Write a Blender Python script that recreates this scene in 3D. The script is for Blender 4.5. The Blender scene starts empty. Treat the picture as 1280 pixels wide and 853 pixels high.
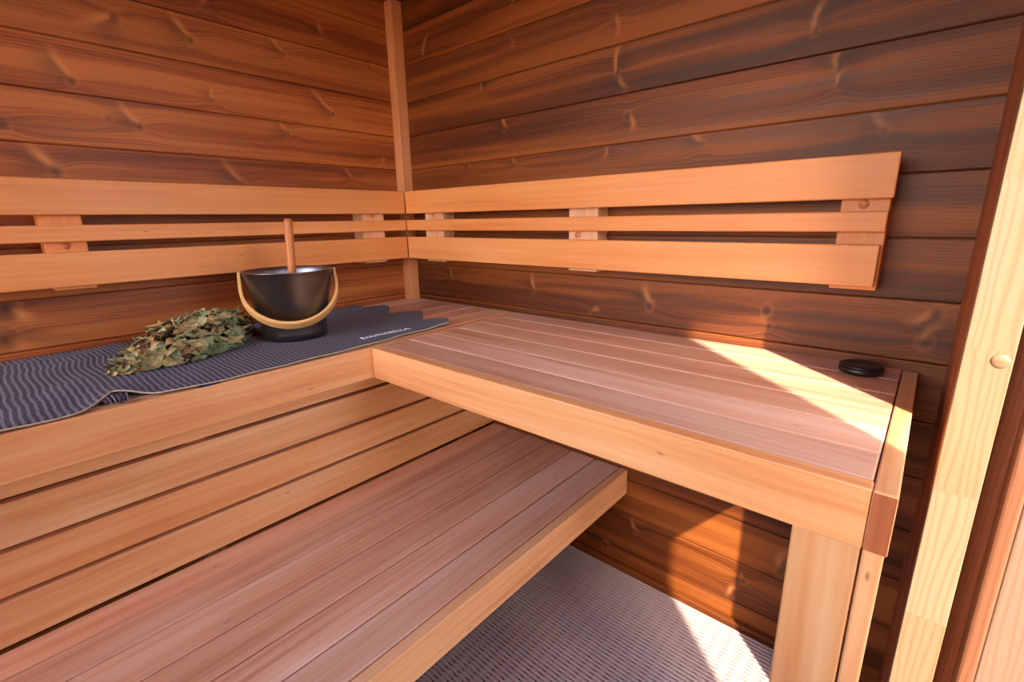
import bpy, bmesh, math, random
import numpy as np
from mathutils import Vector, Matrix

random.seed(7)
rng = np.random.default_rng(7)
scn = bpy.context.scene
COL = scn.collection
PI = math.pi

# ------------------------------------------------------------------ helpers
def link(o, parent=None):
    COL.objects.link(o)
    if parent is not None:
        o.parent = parent
    return o

def empty(name, loc, label, cat, group=None):
    o = bpy.data.objects.new(name, None)
    o.location = loc
    o.empty_display_size = .05
    COL.objects.link(o)
    tag(o, label, cat, group)
    return o

def tag(o, label, cat, group=None):
    o['label'] = label
    o['category'] = cat
    if group:
        o['group'] = group
    return o

def struct(o):
    o['kind'] = 'structure'
    return o

class MB:
    """Collects shapes; every shape carries a grain coordinate 'gp' (x runs along the grain) and a 'seed'."""
    def __init__(s):
        s.v, s.f, s.gp, s.seed, s.sm = [], [], [], [], []
    def add(s, verts, faces, gp=None, seed=None, smooth=False):
        b = len(s.v)
        seed = random.random() if seed is None else seed
        s.v += [tuple(v) for v in verts]
        s.f += [tuple(i + b for i in f) for f in faces]
        s.gp += [tuple(g) for g in (gp if gp is not None else verts)]
        s.seed += [seed] * len(verts)
        s.sm += [smooth] * len(faces)
    def box(s, x0, x1, y0, y1, z0, z1, grain='x', bev=.0025, seg=2, seed=None, rot=None):
        bm = bmesh.new()
        bmesh.ops.create_cube(bm, size=1)
        c = Vector(((x0 + x1) / 2, (y0 + y1) / 2, (z0 + z1) / 2))
        d = Vector((x1 - x0, y1 - y0, z1 - z0))
        for v in bm.verts:
            v.co = Vector((v.co.x * d.x, v.co.y * d.y, v.co.z * d.z))
        if bev > 0:
            bmesh.ops.bevel(bm, geom=bm.edges[:], offset=min(bev, min(d) * .45), segments=seg, profile=.5, affect='EDGES')
        vs = [v.co.copy() for v in bm.verts]
        fs = [[v.index for v in f.verts] for f in bm.faces]
        bm.free()
        if grain == 'x':   gp = [(v.x, v.y, v.z) for v in vs]
        elif grain == 'y': gp = [(v.y, v.x, v.z) for v in vs]
        else:              gp = [(v.z, v.x, v.y) for v in vs]
        if rot is not None:
            vs = [rot @ v for v in vs]
        s.add([v + c for v in vs], fs, gp, seed)
        return s
    def tube(s, pts, radii, n=10, cap=True, seed=None, smooth=True, squash=None):
        pts = [Vector(p) for p in pts]
        if not hasattr(radii, '__len__'):
            radii = [radii] * len(pts)
        vs, gp, fs = [], [], []
        L = 0
        up = Vector((0, 0, 1))
        t0 = (pts[1] - pts[0]).normalized()
        a = t0.cross(up)
        if a.length < .05: a = t0.cross(Vector((1, 0, 0)))
        a.normalize()
        for i, p in enumerate(pts):
            t = (pts[min(i + 1, len(pts) - 1)] - pts[max(i - 1, 0)]).normalized()
            a = (a - t * a.dot(t)).normalized()
            b = t.cross(a)
            if i: L += (p - pts[i - 1]).length
            for k in range(n):
                an = 2 * PI * k / n
                vs.append(p + radii[i] * (a * math.cos(an) + b * math.sin(an)))
                gp.append((L, radii[i] * math.cos(an), radii[i] * math.sin(an)))
        for i in range(len(pts) - 1):
            for k in range(n):
                k2 = (k + 1) % n
                fs.append((i * n + k, i * n + k2, (i + 1) * n + k2, (i + 1) * n + k))
        if cap:
            fs.append(tuple(range(n))[::-1])
            fs.append(tuple((len(pts) - 1) * n + k for k in range(n)))
        s.add(vs, fs, gp, seed, smooth)
        return s
    def lathe(s, prof, c=(0, 0, 0), n=64, smooth=True, seed=None):
        vs, fs = [], []
        m = len(prof)
        for k in range(n):
            an = 2 * PI * k / n
            for r, z in prof:
                vs.append((c[0] + r * math.cos(an), c[1] + r * math.sin(an), c[2] + z))
        for k in range(n):
            k2 = (k + 1) % n
            for j in range(m - 1):
                fs.append((k * m + j, k2 * m + j, k2 * m + j + 1, k * m + j + 1))
        s.add(vs, fs, None, seed, smooth)
        return s
    def build(s, name, mat, parent=None, origin=None):
        me = bpy.data.meshes.new(name)
        v = s.v
        off = Vector((0, 0, 0))
        if parent is not None:
            off = wloc(parent)
        if origin is not None:
            off = Vector(origin)
        if off.length:
            v = [(a - off.x, b - off.y, c - off.z) for a, b, c in v]
        me.from_pydata(v, [], s.f)
        me.polygons.foreach_set('use_smooth', s.sm)
        at = me.attributes.new('gp', 'FLOAT_VECTOR', 'POINT')
        at.data.foreach_set('vector', np.array(s.gp, dtype=np.float32).ravel())
        at = me.attributes.new('seed', 'FLOAT', 'POINT')
        at.data.foreach_set('value', np.array(s.seed, dtype=np.float32))
        if mat is not None:
            me.materials.append(mat)
        me.update()
        o = bpy.data.objects.new(name, me)
        if origin is not None and parent is None:
            o.location = origin
        link(o, parent)
        return o

def wloc(o):
    p = Vector(o.location)
    while o.parent is not None:
        o = o.parent
        p += Vector(o.location)
    return p

def srgb(r, g, b):
    f = lambda c: (c / 12.92 if c <= .04045 else ((c + .055) / 1.055) ** 2.4)
    return (f(r / 255), f(g / 255), f(b / 255), 1)

# ------------------------------------------------------------------ materials
class NT:
    def __init__(s, name):
        s.m = bpy.data.materials.new(name)
        s.m.use_nodes = True
        s.t = s.m.node_tree
        s.t.nodes.clear()
        s.out = s.n('ShaderNodeOutputMaterial')
        s.b = s.n('ShaderNodeBsdfPrincipled')
        s.l(s.b.outputs[0], s.out.inputs[0])
    def n(s, typ, **kw):
        nd = s.t.nodes.new(typ)
        for k, v in kw.items():
            setattr(nd, k, v)
        return nd
    def l(s, a, b):
        s.t.links.new(a, b)
    def put(s, sock, v):
        if isinstance(v, bpy.types.NodeSocket): s.l(v, sock)
        else: sock.default_value = v
    def math(s, op, a, b=None, c=None, clamp=False):
        nd = s.n('ShaderNodeMath', operation=op, use_clamp=clamp)
        s.put(nd.inputs[0], a)
        if b is not None: s.put(nd.inputs[1], b)
        if c is not None: s.put(nd.inputs[2], c)
        return nd.outputs[0]
    def vmul(s, a, v):
        nd = s.n('ShaderNodeVectorMath', operation='MULTIPLY')
        s.put(nd.inputs[0], a); s.put(nd.inputs[1], v)
        return nd.outputs[0]
    def vadd(s, a, v):
        nd = s.n('ShaderNodeVectorMath', operation='ADD')
        s.put(nd.inputs[0], a); s.put(nd.inputs[1], v)
        return nd.outputs[0]
    def comb(s, x=0., y=0., z=0.):
        nd = s.n('ShaderNodeCombineXYZ')
        for i, v in enumerate((x, y, z)): s.put(nd.inputs[i], v)
        return nd.outputs[0]
    def sep(s, v):
        nd = s.n('ShaderNodeSeparateXYZ'); s.l(v, nd.inputs[0])
        return nd.outputs
    def attr(s, name):
        nd = s.n('ShaderNodeAttribute', attribute_name=name)
        return nd
    def noise(s, vec, scale=1., detail=4., rough=.55):
        nd = s.n('ShaderNodeTexNoise')
        s.l(vec, nd.inputs['Vector'])
        nd.inputs['Scale'].default_value = scale
        nd.inputs['Detail'].default_value = detail
        nd.inputs['Roughness'].default_value = rough
        return nd.outputs['Fac']
    def ramp(s, fac, stops, interp='LINEAR'):
        nd = s.n('ShaderNodeValToRGB')
        cr = nd.color_ramp
        cr.interpolation = interp
        while len(cr.elements) < len(stops): cr.elements.new(.5)
        for e, (p, c) in zip(cr.elements, stops):
            e.position = p
            e.color = c if hasattr(c, '__len__') else (c, c, c, 1)
        s.l(fac, nd.inputs[0])
        return nd.outputs[0]
    def mix(s, fac, a, b, blend='MIX'):
        nd = s.n('ShaderNodeMix', data_type='RGBA', blend_type=blend)
        s.put(nd.inputs[0], fac); s.put(nd.inputs[6], a); s.put(nd.inputs[7], b)
        return nd.outputs[2]
    def mapr(s, v, a, b, c, d, clamp=True):
        nd = s.n('ShaderNodeMapRange', clamp=clamp)
        s.put(nd.inputs[0], v)
        for i, q in enumerate((a, b, c, d)): s.put(nd.inputs[i + 1], q)
        return nd.outputs[0]
    def wn(s, w):
        nd = s.n('ShaderNodeTexWhiteNoise', noise_dimensions='1D')
        s.put(nd.inputs['W'], w)
        return nd.outputs['Value']
    def bump(s, h, strength=.2, dist=.001):
        nd = s.n('ShaderNodeBump')
        nd.inputs['Strength'].default_value = strength
        nd.inputs['Distance'].default_value = dist
        s.l(h, nd.inputs['Height'])
        s.l(nd.outputs[0], s.b.inputs['Normal'])
    def set(s, **kw):
        for k, v in kw.items():
            s.put(s.b.inputs[k.replace('_', ' ')], v)
        return s

def wood_coords(t):
    gp = t.attr('gp').outputs['Vector']
    seed = t.attr('seed').outputs['Fac']
    off = t.math('MULTIPLY', seed, 37.)
    return gp, seed, t.vadd(gp, t.comb(off, t.math('MULTIPLY', seed, 11.), t.math('MULTIPLY', seed, 23.)))

def mat_alder(name, base, dark, pink, spots=True, rough=.42, var=.22):
    t = NT(name)
    gp, seed, v = wood_coords(t)
    x, y, z = t.sep(v)
    # broad figure: growth layers cut almost flat give long cathedral shapes
    warp = t.noise(t.vmul(v, (1.6, 7., 7.)), 1., 3., .5)
    ring = t.math('SINE', t.math('MULTIPLY', t.math('ADD', t.math('ADD', y, z), t.math('MULTIPLY', warp, .09)), 420.))
    ring = t.mapr(ring, -1., 1., 0., 1.)
    streak = t.noise(t.vmul(v, (1.3, 40., 40.)), 1., 5., .62)
    fine = t.noise(t.vmul(v, (9., 420., 420.)), 1., 3., .6)
    blotch = t.noise(t.vmul(v, (2.2, 9., 9.)), 1., 2., .5)
    f = t.math('ADD', t.math('MULTIPLY', streak, .50), t.math('MULTIPLY', ring, .035))
    f = t.math('ADD', f, t.math('MULTIPLY', fine, .08))
    f = t.math('ADD', f, t.math('MULTIPLY', blotch, .38))
    c = t.ramp(f, [(.30, dark), (.49, base), (.68, pink)])
    # each board has its own tone
    r1 = t.wn(t.math('MULTIPLY', seed, 91.7))
    r2 = t.wn(t.math('ADD', t.math('MULTIPLY', seed, 53.1), 3.))
    tone = t.mapr(r1, 0., 1., 1. - var, 1. + var * .45)
    c = t.mix(1., c, t.comb(tone, t.math('MULTIPLY', tone, t.mapr(r2, 0, 1, .93, 1.03)), t.math('MULTIPLY', tone, t.mapr(r2, 0, 1, .84, 1.08))), 'MULTIPLY')
    if spots:
        vo = t.n('ShaderNodeTexVoronoi', voronoi_dimensions='2D')
        t.l(t.vmul(t.comb(x, t.math('ADD', y, z), 0.), (3.2, 9., 1.)), vo.inputs['Vector'])
        vo.inputs['Scale'].default_value = 1.
        rc = t.sep(vo.outputs['Color'])[0]
        d = t.mapr(vo.outputs['Distance'], .0, .032, 1., 0.)
        m = t.math('MULTIPLY', d, t.math('GREATER_THAN', rc, .72))
        m = t.math('MULTIPLY', m, t.mapr(streak, .3, .6, .2, .8))
        c = t.mix(m, c, srgb(120, 58, 28))
    t.set(Base_Color=c, Roughness=t.mapr(streak, .3, .7, rough - .06, rough + .1))
    t.b.inputs['Specular IOR Level'].default_value = .38
    t.bump(t.math('ADD', t.math('MULTIPLY', streak, .6), t.math('MULTIPLY', fine, .5)), .12, .001)
    return t.m

def mat_wall(name, dark, mid, light, gain=1.):
    t = NT(name)
    gp, seed, v = wood_coords(t)
    kd = t.attr('kd').outputs['Fac']
    kl = t.attr('kl').outputs['Fac']
    ks = t.attr('ks').outputs['Fac']
    v = t.vadd(v, t.comb(0., ks, 0.))
    x, y, z = t.sep(v)
    warp = t.noise(t.vmul(v, (1.1, 9., 9.)), 1., 3., .5)
    ry = t.math('ADD', y, t.math('MULTIPLY', warp, .055))
    ring = t.mapr(t.math('SINE', t.math('MULTIPLY', ry, 900.)), -1., 1., 0., 1.)
    ring = t.math('POWER', ring, 1.6)
    ring = t.math('MULTIPLY', ring, t.noise(t.vmul(v, (1.5, 30., 30.)), 1., 2., .5))
    broad = t.noise(t.vmul(v, (.7, 17., 17.)), 1., 2., .5)
    streak = t.noise(t.vmul(v, (1.4, 60., 60.)), 1., 5., .6)
    fine = t.noise(t.vmul(v, (12., 520., 520.)), 1., 3., .6)
    f = t.math('ADD', t.math('MULTIPLY', broad, .75), t.math('MULTIPLY', streak, .38))
    f = t.math('SUBTRACT', f, t.math('MULTIPLY', ring, .14))
    f = t.math('ADD', f, t.math('MULTIPLY', fine, .06))
    c = t.ramp(f, [(.40, dark), (.54, mid), (.68, light)])
    r1 = t.wn(t.math('MULTIPLY', seed, 77.7))
    tone = t.mapr(r1, 0., 1., .82 * gain, 1.12 * gain)
    c = t.mix(1., c, t.comb(tone, tone, tone), 'MULTIPLY')
    c = t.mix(kl, c, srgb(214, 138, 80))
    c = t.mix(kd, c, srgb(52, 22, 10))
    t.set(Base_Color=c, Roughness=t.mapr(streak, .3, .7, .42, .56))
    t.b.inputs['Specular IOR Level'].default_value = .35
    t.bump(t.math('ADD', streak, t.math('MULTIPLY', kl, .6)), .15, .001)
    return t.m

def mat_pine(name, base, line, joint=.235, pale=None):
    t = NT(name)
    gp, seed, v0 = wood_coords(t)
    gx, gy, gz = t.sep(gp)
    # finger-jointed blocks along the length, each its own piece of pine
    blk = t.math('FLOOR', t.math('DIVIDE', t.math('ADD', gx, t.math('MULTIPLY', seed, 5.)), joint))
    r = t.wn(blk)
    v = t.vadd(gp, t.comb(t.math('MULTIPLY', r, 31.), t.math('MULTIPLY', r, 7.), t.math('MULTIPLY', r, 13.)))
    x, y, z = t.sep(v)
    warp = t.noise(t.vmul(v, (2.2, 14., 14.)), 1., 2., .5)
    ring = t.mapr(t.math('SINE', t.math('MULTIPLY', t.math('ADD', y, t.math('MULTIPLY', warp, .06)), 640.)), -1., 1., 0., 1.)
    ring = t.math('POWER', ring, 3.)
    fine = t.noise(t.vmul(v, (8., 300., 300.)), 1., 3., .6)
    c = t.mix(t.math('MULTIPLY', ring, .55), base, line)
    c = t.mix(t.math('MULTIPLY', fine, .25), c, line)
    tone = t.mapr(r, 0., 1., .74, 1.05)
    c = t.mix(1., c, t.comb(t.math('POWER', tone, .5), tone, t.math('POWER', tone, 1.7)), 'MULTIPLY')
    t.set(Base_Color=c, Roughness=.5)
    t.bump(fine, .1, .001)
    return t.m

def mat_simple(name, col, rough=.5, metal=0., spec=.5, nscale=None, var=.15, bump=None):
    t = NT(name)
    tc = t.n('ShaderNodeTexCoord').outputs['Object']
    nz = t.noise(tc, nscale or 40., 4., .6)
    k = t.mapr(nz, .25, .75, 1 - var, 1 + var)
    c = t.mix(1., col, t.comb(k, k, k), 'MULTIPLY')
    t.set(Base_Color=c, Roughness=rough, Metallic=metal)
    t.b.inputs['Specular IOR Level'].default_value = spec
    if bump: t.bump(nz, bump, .001)
    return t.m

def mat_towel():
    t = NT('towel waffle cloth')
    gp = t.attr('gp').outputs['Vector']        # x along the towel, y across
    x, y, z = t.sep(gp)
    wob = t.noise(t.vmul(gp, (2.2, 7., 1.)), 1., 2., .5)
    wob2 = t.noise(t.vmul(gp, (30., 30., 1.)), 1., 2., .5)
    xx = t.math('ADD', x, t.math('ADD', t.math('MULTIPLY', wob, .030), t.math('MULTIPLY', wob2, .0012)))
    s = t.math('SINE', t.math('MULTIPLY', xx, 2 * PI / .0112))
    s = t.mapr(s, -.25, .85, 0., 1.)
    weave = t.math('MULTIPLY', t.math('SINE', t.math('MULTIPLY', y, 2 * PI / .0046)), .5)
    weave = t.math('ADD', weave, t.math('SINE', t.math('MULTIPLY', x, 2 * PI / .0028)))
    nz = t.noise(t.vmul(gp, (900., 600., 1.)), 1., 3., .7)
    c = t.mix(s, srgb(36, 29, 50), srgb(118, 106, 118))
    k = t.math('ADD', t.mapr(nz, .25, .75, .7, 1.3), t.math('MULTIPLY', weave, .09))
    c = t.mix(1., c, t.comb(k, k, k), 'MULTIPLY')
    t.set(Base_Color=c, Roughness=.95)
    t.b.inputs['Specular IOR Level'].default_value = .1
    t.b.inputs['Sheen Weight'].default_value = .15
    t.bump(t.math('ADD', s, t.math('MULTIPLY', weave, .4)), .6, .002)
    return t.m

def mat_leaf():
    t = NT('dried birch leaves')
    seed = t.attr('seed').outputs['Fac']
    gp = t.attr('gp').outputs['Vector']
    c = t.ramp(t.sep(gp)[2], [
        (0., srgb(84, 104, 78)), (.18, srgb(120, 136, 100)), (.34, srgb(158, 164, 122)), (.5, srgb(186, 176, 128)),
        (.64, srgb(212, 186, 130)), (.76, srgb(200, 160, 108)), (.88, srgb(134, 98, 74)), (1., srgb(84, 66, 58))])
    x, y, z = t.sep(gp)
    vein = t.mapr(t.math('ABSOLUTE', y), 0., .06, 1., 0.)
    c = t.mix(t.math('MULTIPLY', vein, .35), c, srgb(208, 190, 140))
    nz = t.noise(t.vadd(gp, t.comb(t.math('MULTIPLY', seed, 50.), 0., 0.)), 5., 4., .6)
    k = t.mapr(nz, .3, .7, .62, 1.18)
    c = t.mix(1., c, t.comb(k, k, k), 'MULTIPLY')
    t.set(Base_Color=c, Roughness=.8)
    t.b.inputs['Specular IOR Level'].default_value = .2
    t.bump(nz, .4, .002)
    return t.m

def mat_bucket():
    t = NT('brushed black aluminium')
    tc = t.n('ShaderNodeTexCoord').outputs['Object']
    nz = t.noise(t.vmul(tc, (3., 3., 420.)), 1., 4., .7)
    t.set(Base_Color=(.23, .21, .212, 1), Metallic=1., Roughness=t.mapr(nz, .3, .7, .27, .33))
    t.b.inputs['Anisotropic'].default_value = .75
    tg = t.n('ShaderNodeTangent', direction_type='RADIAL', axis='Z')
    t.l(tg.outputs[0], t.b.inputs['Tangent'])
    t.bump(nz, .015, .0005)
    return t.m

ALDER = mat_alder('alder boards', srgb(226, 162, 110), srgb(202, 126, 74), srgb(236, 186, 140), var=.16)
ALDER_SEAT = mat_alder('alder seat boards skylit', srgb(224, 170, 140), srgb(190, 124, 92), srgb(240, 200, 174), var=.19)  # cool sky light on the seat tops put into a paler, pinker alder
ALDER_RAIL = mat_alder('alder backrest boards', srgb(222, 144, 84), srgb(204, 120, 64), srgb(232, 160, 102), var=.10)
ALDER_PALE = mat_alder('pale alder blocks', srgb(214, 160, 124), srgb(196, 132, 92), srgb(226, 180, 148), spots=False, var=.12)
DARKEND = mat_alder('dark end grain board', srgb(170, 96, 58), srgb(140, 74, 42), srgb(186, 112, 72), spots=False, var=.05)
POST = mat_alder('corner post wood', srgb(202, 132, 88), srgb(176, 104, 64), srgb(214, 150, 106), spots=False, var=.05)
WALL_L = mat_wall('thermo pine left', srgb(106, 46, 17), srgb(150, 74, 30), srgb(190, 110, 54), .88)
WALL_B = mat_wall('thermo pine back shaded', srgb(76, 33, 8), srgb(110, 52, 15), srgb(150, 80, 29), .90)  # same pine as the left wall, its dimmer light put into the colour
WALL_R = mat_wall('thermo pine jamb', srgb(120, 64, 36), srgb(150, 84, 48), srgb(172, 100, 58))
PINE = mat_pine('finger jointed pine', srgb(150, 120, 92), srgb(132, 94, 62))
PINE2 = mat_pine('pale pine leaf', srgb(132, 108, 90), srgb(120, 88, 66), joint=9.)
PINE3 = mat_pine('warm pine stile', srgb(130, 84, 58), srgb(110, 64, 40), joint=9.)
FLOORM = mat_simple('dark floor', srgb(30, 20, 17), .8)
CEIL = mat_wall('thermo pine ceiling', srgb(128, 66, 34), srgb(160, 88, 46), srgb(190, 112, 62))
MATM = mat_simple('grey plastic grid', srgb(176, 152, 146), .5, spec=.4, nscale=8., var=.05)
MATD = mat_simple('grid underside bars', srgb(176, 156, 154), .6, nscale=8., var=.05)
BUCKET = mat_bucket()
HANDLE = mat_alder('bent birch hoop', srgb(216, 164, 104), srgb(192, 132, 76), srgb(232, 188, 132), spots=False, var=.05)
LADLEW = mat_alder('ladle handle wood', srgb(200, 124, 70), srgb(172, 96, 50), srgb(212, 142, 88), spots=False, var=.05)
TOWEL = mat_towel()
HEM = mat_simple('beige hem stitching', srgb(176, 158, 140), .9, spec=.1, nscale=300., var=.35)
TAGM = mat_simple('violet woven tag', srgb(60, 48, 110), .9, spec=.1)
WHITE = mat_simple('white embroidery', srgb(226, 222, 240), .9, spec=.1, var=.05)
LEAF = mat_leaf()
TWIG = mat_simple('birch twig', srgb(96, 70, 54), .8, spec=.2)
PUCKM = mat_simple('black stained disc', srgb(30, 21, 19), .38, spec=.45)
GROUND = mat_simple('pale gravel ground', srgb(104, 88, 72), .9, spec=.1, nscale=6.)
CLAD = mat_simple('outer cladding', srgb(170, 120, 82), .7, spec=.2, nscale=5.)

# ------------------------------------------------------------------ boarded walls
def plank_wall(name, mat, courses, ulen, place, knots, lite=1., du=.005, umin=0.):
    """Tongue-and-groove boards as one wall; place(u, v, d) gives the point, d = depth into the wall."""
    us = np.linspace(umin, umin + ulen, int(ulen / du) + 1)
    V, F, GP, SD, KD, KL, KS = [], [], [], [], [], [], []
    base = 0
    for (v0, v1) in courses:
        h = v1 - v0
        prof = [(v0, .006), (v0 + .0008, .006), (v0 + .001, .0025), (v0 + .0038, .0)]
        k = max(2, int(h / .0055))
        prof += [(v0 + .0038 + (h - .0055) * i / k, 0.) for i in range(1, k + 1)]
        prof += [(v1 - .0009, .0012), (v1 - .0006, .006)]
        pv = np.array([p[0] for p in prof]); pd = np.array([p[1] for p in prof])
        U, VV = np.meshgrid(us, pv, indexing='ij')
        D = np.broadcast_to(pd, U.shape)
        kd = np.zeros_like(U); kl = np.zeros_like(U); ks = np.zeros_like(U)
        for (ku, kv, dx, dy, w, st) in knots:
            w = w * 1.35; dx *= 1.15; dy *= 1.15
            if not (v0 - .02 < kv < v1 + .02 or v0 < kv + dy < v1): continue
            inside = ((kv >= v0) & (kv < v1))
            ln = math.hypot(dx, dy) + 1e-6
            tx, ty = dx / ln, dy / ln
            a = (U - ku) * tx + (VV - kv) * ty
            s = (U - ku) * (-ty) + (VV - kv) * tx
            if abs(dx) + abs(dy) > .012 and inside:
                m = np.clip((a + .01) / .015, 0, 1) * np.clip((ln + .006 - a) / (ln * .6), 0, 1)
                bend = .006 * np.sin(a / ln * PI)
                sg = 1 if dx >= 0 else -1
                ww = w * (1 + .9 * np.clip(a / ln, 0, 1))
                kl = np.maximum(kl, lite * st * .70 * m * np.exp(-((s - bend - sg * ww * .55) / (ww * .55)) ** 2))
                kd = np.maximum(kd, st * .55 * m * np.exp(-np.maximum(0, (s - bend) * sg / (ww * .35)) ** 2 - np.maximum(0, -(s - bend) * sg / (ww * 2.6)) ** 1.5))
            if inside:
                r2 = ((U - ku) / (w * .9)) ** 2 + ((VV - kv) / (w * 1.15)) ** 2
                kd = np.maximum(kd, st * .85 * np.exp(-r2 * 1.5))
                rr = np.sqrt(r2)
                kl = np.maximum(kl, lite * st * .20 * np.exp(-((rr - 1.3) / .35) ** 2))
            if inside:
                g = np.exp(-((U - ku) / .045) ** 2 - ((VV - kv) / .035) ** 2)
                ks += .016 * g * np.sign(VV - kv + 1e-5) * (1 - np.exp(-((VV - kv) / .006) ** 2))
        P = place(U, VV, D)
        n0, n1 = U.shape
        V.append(np.stack(P, -1).reshape(-1, 3))
        GP.append(np.stack([U, VV - (v0 + v1) / 2, D], -1).reshape(-1, 3))
        SD.append(np.full(n0 * n1, random.random()))
        KD.append(np.clip(kd, 0, 1).ravel()); KL.append(np.clip(kl, 0, 1).ravel()); KS.append(ks.ravel())
        i, j = np.meshgrid(np.arange(n0 - 1), np.arange(n1 - 1), indexing='ij')
        q = base + i * n1 + j
        F.append(np.stack([q, q + n1, q + n1 + 1, q + 1], -1).reshape(-1, 4))
        base += n0 * n1
    V = np.concatenate(V); F = np.concatenate(F)
    me = bpy.data.meshes.new(name)
    me.from_pydata(V.tolist(), [], F.tolist())
    for nm, arr in (('seed', SD), ('kd', KD), ('kl', KL), ('ks', KS)):
        at = me.attributes.new(nm, 'FLOAT', 'POINT')
        at.data.foreach_set('value', np.concatenate(arr).astype(np.float32))
    at = me.attributes.new('gp', 'FLOAT_VECTOR', 'POINT')
    at.data.foreach_set('vector', np.concatenate(GP).astype(np.float32).ravel())
    me.materials.append(mat)
    # a solid backing slab makes the wall a real thickness
    o = bpy.data.objects.new(name, me)
    COL.objects.link(o)
    return struct(o)

zl = [-.03, .088, .219, .349, .480, .611, .741, .870, .998, 1.124, 1.250, 1.375, 1.501, 1.627, 1.753, 1.879, 2.005]
COURSES = list(zip(zl[:-1], zl[1:]))
YF = -2.2            # front end of the room
# knots: (along wall, height, streak direction x, streak dy, width, strength)
KL_ = [(-.897, 1.700, -.062, -.034, .010, .8), (-.723, 1.690, -.045, .050, .008, .9), (-.673, 1.787, .03, .03, .007, .7),
       (-1.009, 1.532, -.035, .060, .008, 1.), (-.690, 1.536, -.004, .030, .005, .8), (-.453, 1.712, -.045, .04, .006, .75),
       (-.300, 1.552, -.075, .066, .006, 1.), (-.312, 1.800, -.012, .03, .005, .7), (-.120, 1.736, -.008, .03, .004, .5),
       (-.472, 1.470, -.03, .028, .006, .8), (-.886, 1.440, -.04, .045, .008, 1.), (-.951, 1.451, .0, .0, .007, .6),
       (-1.155, 1.412, .0, .02, .010, 1.), (-1.080, 1.312, -.05, .05, .012, 1.), (-.640, 1.300, -.055, .06, .008, .7),
       (-.245, 1.335, -.03, .03, .005, .7), (-.097, 1.427, -.004, -.03, .005, .5), (-1.232, .978, .0, -.03, .016, 1.),
       (-1.250, .906, .01, .03, .020, 1.), (-1.46, 1.58, -.04, .04, .009, .9), (-1.6, 1.2, -.04, .04, .01, .9),
       (-.56, .93, .03, .03, .008, .6), (-1.7, 1.72, -.04, .04, .009, .9), (-1.9, 1.46, -.04, .04, .009, .9)]
KB_ = [(.958, 1.700, .004, -.045, .005, .7), (.975, 1.560, .012, .062, .006, 1.), (1.000, 1.515, -.022, .03, .005, .8),
       (1.012, 1.444, .004, -.036, .007, .95), (1.222, 1.352, -.036, .030, .006, .9), (1.496, 1.468, .004, .03, .006, 1.),
       (1.499, 1.436, .012, .024, .005, 1.), (1.442, 1.550, .02, .05, .006, .9), (1.590, 1.338, -.026, .028, .006, .8),
       (.953, 1.372, -.006, -.03, .005, .7), (.606, 1.352, -.022, .026, .005, .8), (.160, 1.770, .03, .05, .006, .9),
       (.601, 1.821, .02, .012, .004, .7), (.460, 1.600, .006, .042, .004, .9), (.558, 1.470, -.012, .042, .006, 1.),
       (.586, 1.733, .004, -.03, .004, .5), (.118, 1.500, -.03, .05, .005, .85), (.388, 1.356, -.012, .026, .004, .7),
       (.678, .936, -.012, .05, .006, .9), (.262, .950, -.012, .03, .005, .7), (1.106, .928, -.028, .048, .009, 1.),
       (1.412, .947, .0, .0, .008, 1.), (1.421, .908, .0, .0, .005, .9), (1.722, .975, -.03, -.03, .009, .8), (1.715, .915, .03, .03, .009, .8),
       (.915, .884, .02, .0, .006, .7), (.993, .074, -.04, .05, .010, 1.), (1.103, .174, -.022, .03, .006, .9),
       (1.434, .170, -.012, .01, .006, 1.), (1.405, .100, .02, .03, .007, .9), (1.521, .25, .02, .05, .010, .9), (1.64, .5, .0, .0, .010, .9),
       (1.25, 1.80, .02, .04, .006, .7), (.30, 1.93, .02, .03, .005, .7)]
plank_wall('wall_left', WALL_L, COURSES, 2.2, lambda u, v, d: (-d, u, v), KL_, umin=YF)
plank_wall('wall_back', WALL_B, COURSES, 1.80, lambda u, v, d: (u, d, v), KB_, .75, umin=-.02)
m = MB()
m.box(-.08, -.012, YF, .08, -.08, 2.1, 'y', 0).box(-.08, 1.81, .012, .08, -.08, 2.1, 'x', 0)
struct(m.build('wall_outer', CLAD))

# right-hand wall beside the doorway, seen at a grazing angle
XR = 1.757
m = MB().box(XR, XR + .05, -.292, .012, -.03, 2.005, 'z', .001)
struct(m.build('wall_right', WALL_R))
# side wall on the near side of the doorway and the head above it
m = MB()
m.box(XR + .01, XR + .06, -3.5, -1.0, -.03, 2.005, 'y', 0)  # extended past the room front, out of view, to block stray sun
m.box(XR + .01, XR + .06, -1.0, -.292, 1.93, 2.005, 'y', 0)
struct(m.build('wall_right_front', WALL_R))

# door frame: finger-jointed pine jamb with a plugged screw hole
m = MB().box(XR, 1.8105, -.330, -.292, -.03, 1.93, 'z', .0012, seed=.37)
jamb = struct(m.build('trim_1', PINE))
m = MB()
prof = [(.0, .0032), (.004, .003), (.008, .0022), (.0108, .0006), (.0114, -.002)]
vs, fs = [], []
n = 28
for k in range(n):
    a = 2 * PI * k / n
    for r, h in prof:
        vs.append((1.797 + r * math.cos(a), -.3296 - h, .966 + r * math.sin(a)))
mm = len(prof)
for k in range(n):
    for j in range(mm - 1):
        fs.append((k * mm + j, k * mm + j + 1, ((k + 1) % n) * mm + j + 1, ((k + 1) % n) * mm + j))
m.add(vs, fs, [(v[0], v[2], v[1]) for v in vs], .2, True)
m.build('screw_plug', PINE, jamb)
m = MB().box(1.8105, 1.850, -.285, -.245, -.03, 1.93, 'z', .001)
struct(m.build('trim_2', WALL_R))
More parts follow.
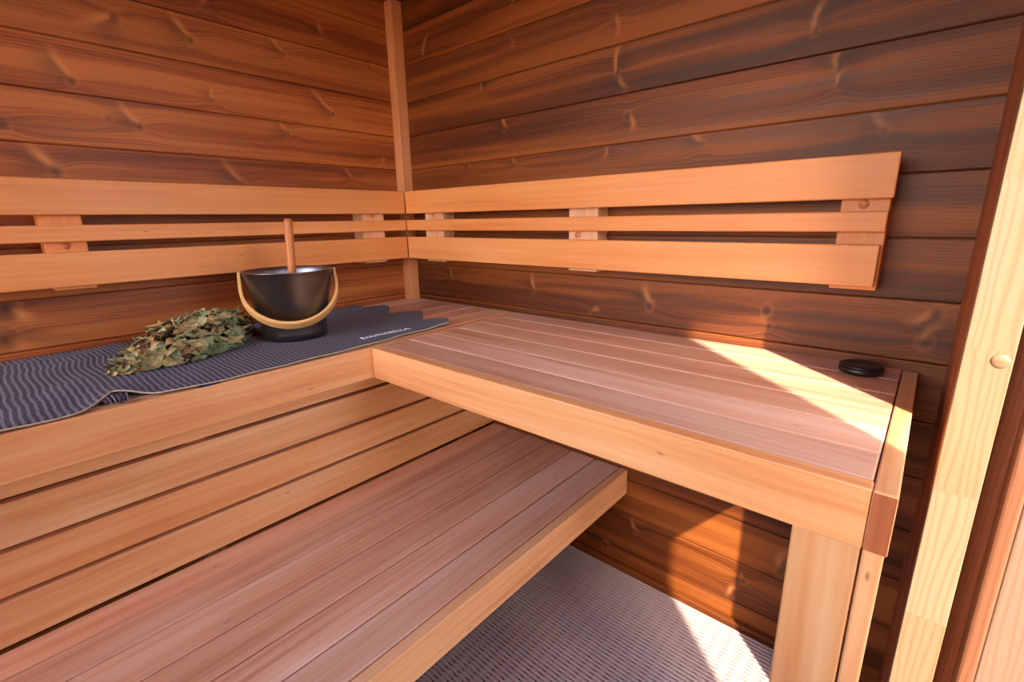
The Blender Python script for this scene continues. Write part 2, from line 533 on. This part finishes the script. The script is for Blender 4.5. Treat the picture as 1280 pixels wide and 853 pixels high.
# the door leaf standing wide open outside
m = MB().box(1.857, 2.52, -.328, -.290, .02, 1.9, 'z', .002, seed=.8)
leaf = struct(m.build('door_1', PINE2))
m = MB().box(1.836, 1.8565, -.331, -.288, .02, 1.9, 'z', .004, seed=.45)
m.build('stile', PINE3, leaf)

# corner post, cornice, skirting
m = MB().box(.0005, .0465, -.0465, -.0005, -.03, 2.0, 'z', .002, seed=.6)
struct(m.build('trim_3', POST))
m = MB().box(.047, XR, -.03, -.0005, 1.972, 2.004, 'x', .003)
struct(m.build('trim_4', WALL_B))
m = MB().box(.0005, .03, YF, -.047, 1.972, 2.004, 'y', .003)
struct(m.build('trim_5', WALL_L))
m = MB().box(.05, XR - .001, -.020, -.0005, 0.0, .036, 'x', .003)
struct(m.build('baseboard_back', WALL_B))
m = MB()
for i in range(14):
    m.box(-.02, XR + .06, -.16 - i * .16, -.16 - i * .16 + .157, 2.005, 2.03, 'x', .002)
m.box(-.08, XR + .25, -2.25, .08, 2.03, 2.06, 'x', 0)
struct(m.build('ceiling', CEIL))
m = MB().box(-.02, XR + .1, YF, .02, -.06, 0., 'y', 0)
struct(m.build('floor', FLOORM))
m = MB().box(-.02, XR + .01, YF - .04, YF, -.03, .72, 'x', 0)  # added, unseen: low baffle that darkens the lower back wall
struct(m.build('added_low_baffle', WALL_R))
m = MB().box(1.80, 1.84, -3.6, -1.03, -.12, 3.5, 'y', 0)  # added tall wall, out of view, to keep stray sun out of the room
struct(m.build('added_sun_wall', CLAD))
m = MB().box(-9, 12, -14, 6, -.32, -.12, 'y', 0)
struct(m.build('ground', GROUND))

# added unseen outside to cut the sun: screen, and sloping beam on two posts
m = MB().box(1.768, 2.272, -1.03, -1.0, -.12, 2.7, 'z', 0)
struct(m.build('added_sun_screen', CLAD))
m = MB()
sl = .97
y0, y1 = -.92, -1.62
zr = lambda y: 2.313 + sl * (-1.15 - y)
m.add([(2.60, y0, zr(y0)), (2.60, y1, zr(y1)), (2.60, y1, zr(y1) + 1.3), (2.60, y0, zr(y0) + 1.3),
       (2.63, y0, zr(y0)), (2.63, y1, zr(y1)), (2.63, y1, zr(y1) + 1.3), (2.63, y0, zr(y0) + 1.3)],
      [(0, 1, 2, 3), (7, 6, 5, 4), (0, 4, 5, 1), (1, 5, 6, 2), (2, 6, 7, 3), (3, 7, 4, 0)])
m.box(2.6, 2.66, y0 - .0, y0 + .06, -.12, zr(y0) + .3, 'z', 0)
m.box(2.6, 2.66, y1 - .06, y1, -.12, zr(y1) + .3, 'z', 0)
struct(m.build('added_shade_beam', CLAD))  # added out of view; its slope shapes the top of the sun patch

# ------------------------------------------------------------------ benches
ZT, ZFB, ZL, ZLB = .850, .766, .3862, .3003
XU, YR, XS, XL, XE, XC = .612, -.610, .4757, 1.0637, 1.690, 1.715
TH = .026
YE = -2.0            # near end of the left-hand benches (outside the frame)

# upper bench along the left wall
ub = empty('sauna_bench', (XU / 2, -1.0, .3862), 'long upper alder bench along left wall, dark striped towel and black bucket on it', 'bench', 'alder sauna benches')
m = MB()
gx = [.012, .105, .200, .296, .391, .486, .583]
for i, (a, b) in enumerate(zip(gx[:-1], gx[1:])):
    m.box(a + .0015, b - .0015, YE, -.004, ZT - TH, ZT, 'y', .0022)
m.build('seat', ALDER_SEAT, ub)
m = MB().box(.5845, XU, YE, -.004, ZFB, ZT, 'y', .002, seed=.12)
m.build('front_board', ALDER, ub)
m = MB()
zs = [.3905, .4853, .5823, .6792, .776]
for a, b in zip(zs[:-1], zs[1:]):
    m.box(XS - .022, XS, YE, -.004, a + (.0095 if a > .4 else .003), b - .0, 'y', .0022)
m.build('skirt', ALDER, ub)
for y in (-.12, -1.0, -1.95):
    MB().box(XS - .075, XS - .023, y - .02, y + .02, .0, ZFB + .011, 'z', .001).build('leg', POST, ub)
    MB().box(.01, .583, y - .02, y + .02, ZFB + .012, ZT - TH - .0005, 'x', .001).build('crossbeam', POST, ub)

# lower bench in front of it
lb = empty('sauna_bench', (.77, -1.0, 0), 'low alder bench below the upper one, wide slatted seat step nearest the floor mat', 'bench', 'alder sauna benches')
m = MB()
xg = [.458, .5568, .6472, .7504, .8479, .9443, 1.0362]
for a, b in zip(xg[:-1], xg[1:]):
    m.box(max(a, XS + .0) + .0019, b - .0019, YE, -.004, ZL - TH, ZL, 'y', .0026)
m.build('seat', ALDER_SEAT, lb)
m = MB().box(1.0374, XL, YE, -.0015, ZLB, ZL, 'y', .002, seed=.71)
m.build('front_board', ALDER, lb)
for y in (-.3, -1.0, -1.9):
    MB().box(.500, .540, y - .02, y + .02, .0, ZL - TH - .0005, 'z', .001).build('leg', POST, lb)
    MB().box(.5405, 1.0365, y - .02, y + .02, ZLB + .005, ZL - TH - .0005, 'x', .001).build('crossbeam', POST, lb)

# short bench along the back wall, carried by the upper bench and one leg
rb = empty('sauna_bench', (1.15, -.3, 0), 'short alder bench on back wall with one leg, crossed by a bright sun patch', 'bench', 'alder sauna benches')
m = MB()
yg = [-.002, -.0986, -.2001, -.3028, -.3979, -.4914, -.5828]
for k, (a, b) in enumerate(zip(yg[:-1], yg[1:])):
    m.box(XU + .0015, XE - .002, b + .0018, a - .0018, ZT - TH, ZT, 'x', .0026)
m.build('seat', ALDER_SEAT, rb)
m = MB().box(XU + .001, XE - .0005, YR, -.5842, ZFB, ZT, 'x', .002, seed=.33)
m.build('front_board', ALDER, rb)
m = MB().box(XE, XC, YR, -.0107, ZFB, ZT, 'y', .0022, seed=.52)
eb = m.build('end_board', ALDER, rb)
m = MB().box(XE + .001, XC - .001, YR - .0008, YR + .0006, ZFB + .002, ZT - .003, 'z', .0003, seed=.52)
ec = m.build('end_grain', DARKEND, eb)
ec['label'] = 'darker end grain face of the end board'
m = MB().box(1.612, 1.6885, -.606, -.580, .0, ZFB - .0005, 'z', .0025, seed=.27)
m.build('leg', ALDER, rb)
m = MB().box(1.6905, 1.7125, -.607, -.520, .0, ZFB - .0005, 'z', .0025, seed=.91)
m.build('leg', ALDER, rb)
MB().box(XU + .002, XE - .003, -.04, -.003, ZFB + .01, ZT - TH - .0005, 'x', .001).build('wall_batten', POST, rb)
for x in (1.0, 1.66):
    MB().box(x - .02, x + .02, -.58, -.041, ZFB + .01, ZT - TH - .0005, 'y', .001).build('crossbeam', POST, rb)

# ------------------------------------------------------------------ backrests
ZR = [(1.2026, 1.2875), (1.1383, 1.1786), (1.0288, 1.1133)]
XB, YB, RT = .0902, -.0791, .020
def backrest_left():
    t = empty('backrest', (XB / 2, -1.0, 1.0288), 'long three-board wooden backrest on left wall behind the black bucket', 'backrest', 'three board backrests')
    for i, (a, b) in enumerate(ZR):
        MB().box(XB - RT, XB, YE, YB - .0012, a, b, 'y', .0025, seed=[.22, .58, .43][i]).build('rail', ALDER_RAIL, t)
    for (y0, y1, pz, py) in ((-1.142, -1.061, 1.1285, -1.103), (-.262, -.169, 1.196, -.222), (-1.95, -1.87, 1.12, -1.9)):
        b = MB().box(.001, XB - RT - .0003, y0, y1, 1.02, 1.275, 'z', .002).build('bracket', ALDER_PALE if y0 > -1 else ALDER_RAIL, t)
        plug = MB()
        plug.tube([(XB - RT - .004, py, pz), (XB - RT + .0012, py, pz)], [.0098, .0092], 20)
        plug.build('screw_plug', POST, b)
    return t
def backrest_back():
    t = empty('backrest', (1.0, YB / 2, 1.0288), 'three-board wooden backrest on back wall above the sunlit short bench', 'backrest', 'three board backrests')
    ends = [1.628, 1.6235, 1.619]
    for i, (a, b) in enumerate(ZR):
        MB().box(XB + .0012, ends[i], YB, YB + RT, a, b, 'x', .0025, seed=[.77, .31, .66][i]).build('rail', ALDER_RAIL, t)
    for (x0, x1, px, pz) in ((.186, .290, .238, 1.195), (.862, .961, .895, 1.1265), (1.541, 1.623, 1.580, 1.1925)):
        b = MB().box(x0, x1, YB + RT + .0003, -.001, 1.02, 1.275, 'z', .002).build('bracket', ALDER_PALE if x0 < 1.2 else ALDER_RAIL, t)
        plug = MB()
        plug.tube([(px, YB + RT + .004, pz), (px, YB + RT - .0012, pz)], [.0098, .0092], 20)
        plug.build('screw_plug', POST, b)
    return t
backrest_left(); backrest_back()

# ------------------------------------------------------------------ floor mat (plastic tube grid)
m = MB()
X0, X1, Y0, Y1 = .55, 1.742, -1.75, -.024
px, py = .034, .0124
y = Y1 - .004
while y > Y1 - 1.72:
    m.box(X0, X1, y - .0043, y + .0043, .0115, .0190, 'x', .0022, 1)
    y -= py
fm = m.build('floor_mat', MATM)
tag(fm, 'grey plastic tube grid mat covering the floor beside the low bench', 'mat')
m = MB()
x = X0 + .012
while x < X1:
    m.box(x - .0095, x + .0095, Y1 - 1.72, Y1 - .001, .001, .0143, 'y', .001, 1)
    x += px
m.build('cross_bars', MATD, fm)

# ------------------------------------------------------------------ towel
def yend(x):
    P = [(.018, -.300), (.045, -.292), (.115, -.318), (.150, -.330), (.158, -.262), (.185, -.256), (.275, -.320), (.300, -.330),
         (.325, -.300), (.365, -.250), (.385, -.252), (.455, -.312), (.478, -.312), (.505, -.290), (.560, -.285), (.585, -.305)]
    return float(np.interp(x, [p[0] for p in P], [p[1] for p in P]))
def xfront(y):
    P = [(-2.0, .606), (-1.32, .605), (-1.23, .606), (-1.195, .603), (-1.165, .580), (-1.142, .556), (-1.115, .568), (-1.08, .594), (-1.03, .606), (-.75, .603),
         (-.575, .590), (-.46, .580), (-.35, .574), (-.25, .582)]
    return float(np.interp(y, [p[0] for p in P], [p[1] for p in P]))
NX, NY = 44, 320
vs, gp, fs = [], [], []
XBK = .020
for j in range(NY + 1):
    for i in range(NX + 1):
        s = i / NX
        x = XBK + (.585 - XBK) * s
        ye = yend(x)
        y = -1.98 + (ye + 1.98) * (j / NY)
        xf = xfront(y)
        x = XBK + (xf - XBK) * s
        z = ZT + .0060 + .0011 * math.sin(x * 21 + y * 9) * math.sin(y * 13 + 2 * x) + .0008 * math.sin(y * 47 + x * 31)
        # the end ripples up a little, the front edge curls at one place
        w = max(0., 1 - (ye - y) / .09)
        z += w * w * .012 * (.5 + .5 * math.cos(2 * PI * (x - .16) / .19))
        z += .013 * math.exp(-((y + 1.135) / .035) ** 2) * s ** 10
        vs.append((x, y, z)); gp.append((y, x, 0))
for j in range(NY):
    for i in range(NX):
        a = j * (NX + 1) + i
        fs.append((a, a + 1, a + NX + 2, a + NX + 1))
m = MB(); m.add(vs, fs, gp, .5, True)
tw = m.build('towel', TOWEL)
tag(tw, 'dark blue and grey striped sauna towel spread along the upper bench', 'towel')
so = tw.modifiers.new('thick', 'SOLIDIFY'); so.thickness = .0028; so.offset = -1
edge = [Vector(vs[j * (NX + 1) + NX]) + Vector((.0006, 0, -.0006)) for j in range(0, NY + 1, 2)]
MB().tube(edge, .0019, 6).build('hem', HEM, tw)
edge = [Vector(vs[NY * (NX + 1) + i]) + Vector((0, .0004, -.0008)) for i in range(NX + 1)]
MB().tube(edge, .0012, 6).build('hem', TOWEL, tw)
m = MB()
vv = []
for i in range(9):
    f = i / 8
    yy = -1.012 + .040 * f
    for k, (dx, dz) in enumerate(((-.02, .0010), (-.006, .0012), (.000, .0010), (.006, .0006))):
        vv.append((.6055 + dx, yy, ZT + .0008 + dz))
ff = [(i * 4 + k, i * 4 + k + 1, i * 4 + k + 5, i * 4 + k + 4) for i in range(8) for k in range(3)]
m.add(vv, ff, None, .3, True)
tg = m.build('care_tag', TAGM, tw); tg['label'] = 'violet woven tag hanging under the towel edge'
# little knotted loop hanging where the front edge curls
m = MB()
vv, gg = [], []
for i in range(21):
    f = i / 20
    yy = -1.166 + .046 * f
    fold = .0035 * math.sin(f * 26)
    for k, (dx, dz) in enumerate(((-.030, .011), (-.012, .0115), (.004, .010), (.010, .006), (.008, .0022))):
        vv.append((.578 + dx + fold * (k > 0) + .012 * f, yy + .004 * k * (.5 - f), ZT + .003 + dz * (1 - .35 * abs(f - .4)) + .0015 * math.sin(f * 26 + k)))
        gg.append((yy * 1.4, .01 * k, 0))
ff = [(i * 5 + k, i * 5 + k + 1, i * 5 + k + 6, i * 5 + k + 5) for i in range(20) for k in range(4)]
m.add(vv, ff, gg, .3, True)
lp = m.build('folded_corner', TOWEL, tw)
# woven lettering near the end
fc = bpy.data.curves.new('lettering', 'FONT')
fc.body = 'SAUNASELLA'
fc.size = .029
fc.space_character = 1.12
fc.extrude = .0004
fc.offset = .0004
fo = bpy.data.objects.new('lettering_src', fc)
COL.objects.link(fo)
bpy.context.view_layer.update()
me = bpy.data.meshes.new_from_object(fo.evaluated_get(bpy.context.evaluated_depsgraph_get()))
bpy.data.objects.remove(fo)
w = max(v.co.x for v in me.vertices)
fx = .165 / w
for v in me.vertices:
    a, b, c = v.co
    v.co = (.541 - b, -.590 + a * fx, ZT + .0083 + c)
me.materials.clear(); me.materials.append(WHITE)
lt = bpy.data.objects.new('lettering', me)
link(lt, tw)
lt['label'] = 'white woven brand lettering near the towel end'

# ------------------------------------------------------------------ bucket and ladle
BC = Vector((.337, -.681, ZT + .0083))
bk = empty('bucket', BC, 'black brushed metal sauna bucket with bent wooden handle on the towel', 'bucket')
ndir = Vector((1.7025 - BC.x, -1.28 - BC.y, 0)).normalized()      # handle hangs to this side
sdir = Vector((-ndir.y, ndir.x, 0))
R0, R1, HB = .0865, .1160, .188
prof = [(.0, .004), (R0 - .008, .004), (R0 - .002, .0), (R0, .003)]
for k in range(1, 13):
    f = k / 12
    prof.append((R0 + (R1 - R0) * max(0, (f - .18) / .82) ** 1.0 + .001 * f, .003 + (HB - .003) * f))
prof += [(R1 + .0018, HB + .0012), (R1 + .0005, HB + .002), (R1 - .0012, HB)]
for k in range(11, -1, -1):
    f = k / 12
    prof.append((R0 + (R1 - R0) * max(0, (f - .18) / .82) - .0012, .006 + (HB - .006) * f))
prof.append((0, .006))
MB().lathe(prof, BC, 96).build('pail', BUCKET, bk)
# wooden hoop: straight arms then a half circle, folded down over the front
RH, AL, tilt = .1215, .030, None
FWD, DROP = .108, .126
Ltot = AL + RH
ax = (ndir * FWD + Vector((0, 0, -DROP))).normalized()
Lreal = math.hypot(FWD, DROP)
AL = max(.01, Lreal - RH)
path = []
piv = BC + Vector((0, 0, HB - .012))
for k in range(4):
    path.append(piv - sdir * RH + ax * AL * (k / 4 - .10))
for k in range(33):
    a = PI * k / 32
    path.append(piv + ax * AL - sdir * RH * math.cos(a) + ax * RH * math.sin(a))
for k in range(4):
    path.append(piv + sdir * RH + ax * AL * (1 - (k + 1) / 4 - .10 * (k == 3)))
nrm = ax.cross(sdir).normalized()
m = MB()
vs, gp, fs = [], [], []
wd, tk = .0160, .0044
sec = [(-wd, -tk * .6), (-wd * .8, -tk), (wd * .8, -tk), (wd, -tk * .6), (wd, tk * .6), (wd * .8, tk), (-wd * .8, tk), (-wd, tk * .6)]
L = 0
for i, p in enumerate(path):
    tt = (path[min(i + 1, len(path) - 1)] - path[max(i - 1, 0)]).normalized()
    rad = nrm.cross(tt).normalized()
    if i: L += (p - path[i - 1]).length
    for a, b in sec:
        vs.append(p + nrm * a + rad * b); gp.append((L, a, b))
q = len(sec)
for i in range(len(path) - 1):
    for k in range(q):
        fs.append((i * q + k, i * q + (k + 1) % q, (i + 1) * q + (k + 1) % q, (i + 1) * q + k))
fs.append(tuple(range(q))[::-1]); fs.append(tuple((len(path) - 1) * q + k for k in range(q)))
m.add(vs, fs, gp, .4, False)
hd = m.build('handle', HANDLE, bk); hd['label'] = 'pale bent wooden hoop handle'
for sg in (-1, 1):
    p = piv + sdir * sg * (R1 - .004)
    MB().tube([p, p + sdir * sg * .0125], [.004, .004], 12).build('pivot_pin', BUCKET, bk)

ld0 = BC + Vector((0.02, .0, .012))
la = empty('ladle', ld0, 'round wooden-handled ladle standing upright inside the black bucket', 'ladle')
top = Vector((.325, -.6575, 1.187))
bot = Vector((.337, -.676, ZT + .045))
pts = [bot.lerp(top, f) for f in (0, .2, .4, .6, .8, .96, .985, 1.)]
MB().tube(pts, [.0105, .0108, .0112, .0116, .0118, .0118, .0106, .007], 18, seed=.3).build('handle', LADLEW, la)
m = MB()
pr = [(.0, .0), (.022, .001), (.032, .006), (.036, .018), (.0365, .030), (.0345, .030), (.034, .018), (.03, .008), (.0, .003)]
m.lathe(pr, (BC.x - .012, BC.y + .008, BC.z + .010), 32)
m.build('bowl', BUCKET, la)

# ------------------------------------------------------------------ birch whisk
A, B = Vector((.378, -1.088, 0)), Vector((.215, -.772, 0))
ctr = (A + B) / 2
wh = empty('birch_whisk', (ctr.x, ctr.y, ZT + .006), 'bundle of dried green and yellow birch leaves lying on the towel', 'sauna whisk')
dr = (B - A).normalized(); sd = Vector((-dr.y, dr.x, 0)); HL = (B - A).length / 2 + .015
m = MB()
def leaf_mesh(c, d, n, ln, wd, curl, fold, seed, tone=.5):
    d = d.normalized(); s = d.cross(n).normalized(); n = s.cross(d)
    vs, gp, fs = [], [], []
    N = 6
    for i in range(N + 1):
        f = i / N
        hw = wd * (math.sin(PI * min(1., f ** .8)) ** .75) * (1 if 0 < i < N else .05)
        base = c + d * (ln * (f - .5)) + n * (curl * ln * (f - .5) ** 2)
        for k in (-1, -.5, 0, .5, 1):
            jag = 1 + .16 * ((i + (k > 0)) % 2) * (abs(k) == 1)
            vs.append(base + s * hw * k * jag * math.cos(fold * abs(k)) + n * hw * abs(k) * math.sin(fold) + n * .0015 * math.sin(7 * f + 5 * k + seed * 40))
            gp.append((f, k, tone))
    for i in range(N):
        for k in range(4):
            a = i * 5 + k
            fs.append((a, a + 1, a + 6, a + 5))
    m.add(vs, fs, gp, seed, True)
zb = ZT + .0095
R = random.Random(11)
for i in range(950):
    t = R.uniform(-1, 1)
    env = (1 - abs(t) ** 2.6) ** .5
    # taper to the near (left) end
    wmax = (.080 if t > -.4 else .080 * (1 - .36 * (-.4 - t) / .6)) * env + .006
    hmax = (.090 + .012 * t) * env * (1 if t > -.3 else 1 - .5 * (-.3 - t) / .7) + .006
    ang = R.uniform(-.05, 1.05) * PI
    lev = 1 - .75 * R.random() ** 2.2
    ca, sa = math.cos(ang), max(0, math.sin(ang))
    p = ctr + dr * HL * t + sd * wmax * ca * lev
    p.z = zb + hmax * sa * lev * .92
    nrm_ = sd * ca * .9 + Vector((0, 0, .35 + sa)) + dr * (.5 * t * abs(t)) + dr * R.gauss(0, .28) + sd * R.gauss(0, .28)
    nrm_.normalize()
    d = dr * R.choice((-1, 1, 1)) + sd * R.gauss(0, .6) + Vector((0, 0, R.gauss(0, .18)))
    d = d - nrm_ * d.dot(nrm_) * .85
    ln = R.uniform(.026, .054)
    if math.hypot(p.x - BC.x, p.y - BC.y) < .110 + ln * .5: continue
    curled = R.random() < .5
    tone = R.random() * .62 + .30 * sa * lev - .06 * ca * 0 + (.12 if t < -.2 else 0) - .08  # leaf colour plus painted light: highlights on top and left, dark inside
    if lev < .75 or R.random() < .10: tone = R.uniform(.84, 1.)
    leaf_mesh(p, d, nrm_, ln, ln * (R.uniform(.13, .22) if curled else R.uniform(.22, .36)), R.uniform(-1.8, 1.4), R.uniform(-1.1, 1.1) if curled else R.uniform(-.4, .6), R.random(), min(1, max(0, tone)))
m.v = [(a, b, max(c, ZT + .0086)) for a, b, c in m.v]
lv = m.build('leaves', LEAF, wh); lv['kind'] = 'stuff'
for i in range(16):
    t0, t1 = R.uniform(-.85, .1), R.uniform(.15, .9)
    u0 = R.uniform(-.5, .5); h = R.uniform(.02, .082)
    p0 = ctr + dr * HL * t0 + sd * .06 * u0; p1 = ctr + dr * HL * t1 + sd * .06 * (u0 + R.uniform(-.5, .5))
    p0.z = zb + h * .6; p1.z = zb + h
    if math.hypot(p1.x - BC.x, p1.y - BC.y) < .125: continue
    mid = (p0 + p1) / 2; mid.z += .008
    MB().tube([p0, mid, p1], [.0018, .0015, .001], 6).build('twig', TWIG, wh)

# ------------------------------------------------------------------ black disc
pk = empty('round_lid', (1.6225, -.083, ZT + .0005), 'small black round lid lying on the bench corner near the doorway', 'lid')
r = .0395
pr = [(0, 0), (r - .006, 0), (r - .001, .003), (r, .006), (r, .0115), (r - .001, .0135), (r - .003, .0142)]
MB().lathe(pr, (1.6225, -.083, ZT + .0005), 64).build('lid_body', PUCKM, pk)
pr = [(r - .003, .0135), (r - .0012, .0155), (r - .0018, .0175), (r - .005, .0190), (r - .008, .0187), (r - .012, .0175), (0, .0172)]
MB().lathe(pr, (1.6225, -.083, ZT + .0005), 64).build('lid_top', PUCKM, pk)

# ------------------------------------------------------------------ light
sun = bpy.data.lights.new('sun', 'SUN')
sun.energy = 13.0
sun.angle = math.radians(.9)
sun.color = (1., .93, .80)
so_ = bpy.data.objects.new('sun', sun)
so_.rotation_euler = Vector((-.72, .69, -.83)).to_track_quat('-Z', 'Y').to_euler()
so_.location = (4, -4, 5)
COL.objects.link(so_)

w = bpy.data.worlds.new('sky')
scn.world = w
w.use_nodes = True
nt = w.node_tree
nt.nodes.clear()
out = nt.nodes.new('ShaderNodeOutputWorld')
bg = nt.nodes.new('ShaderNodeBackground')
sky = nt.nodes.new('ShaderNodeTexSky')
sky.sky_type = 'NISHITA'
sky.sun_disc = False
sky.sun_elevation = math.radians(39.7)
sky.sun_rotation = math.radians(133.8)
bg.inputs['Strength'].default_value = 1.42
mx = nt.nodes.new('ShaderNodeMix'); mx.data_type = 'RGBA'; mx.blend_type = 'MULTIPLY'
mx.inputs[0].default_value = 1.
nt.links.new(sky.outputs[0], mx.inputs[6]); mx.inputs[7].default_value = (1., .87, .78, 1)
nt.links.new(mx.outputs[2], bg.inputs[0])
nt.links.new(bg.outputs[0], out.inputs[0])

# sky portals in the open door and the open front
def portal(loc, rot, sx, sy):
    l = bpy.data.lights.new('portal', 'AREA')
    l.shape = 'RECTANGLE'; l.size = sx; l.size_y = sy
    l.cycles.is_portal = True
    o = bpy.data.objects.new('portal', l)
    o.location = loc; o.rotation_euler = rot
    COL.objects.link(o)
portal((XR + .03, -.66, .95), (0, PI / 2, 0), 1.95, .70)
portal((.87, YF - .02, .95), (PI / 2, 0, 0), 1.8, 2.0)

# ------------------------------------------------------------------ camera
f, yaw, pitch, roll = 594.9243, .7224, -.2505, -.0169
cp, sp = math.cos(pitch), math.sin(pitch)
fw = Vector((-math.sin(yaw) * cp, math.cos(yaw) * cp, sp))
rt = fw.cross(Vector((0, 0, 1))).normalized()
up = rt.cross(fw)
r2 = math.cos(roll) * rt + math.sin(roll) * up
u2 = -math.sin(roll) * rt + math.cos(roll) * up
cam = bpy.data.cameras.new('camera')
cam.sensor_width = 36
cam.lens = f / 1280 * 36
cam.clip_start = .01
co = bpy.data.objects.new('camera', cam)
M = Matrix((r2, u2, -fw)).transposed().to_4x4()
M.translation = Vector((1.7025, -1.28, 1.1747))
co.matrix_world = M
COL.objects.link(co)
scn.camera = co

scn.view_settings.view_transform = 'Standard'
scn.view_settings.look = 'None'
scn.view_settings.exposure = .24
scn.cycles.use_denoising = True
scn.cycles.max_bounces = 10
scn.cycles.diffuse_bounces = 7
scn.cycles.sample_clamp_indirect = 6
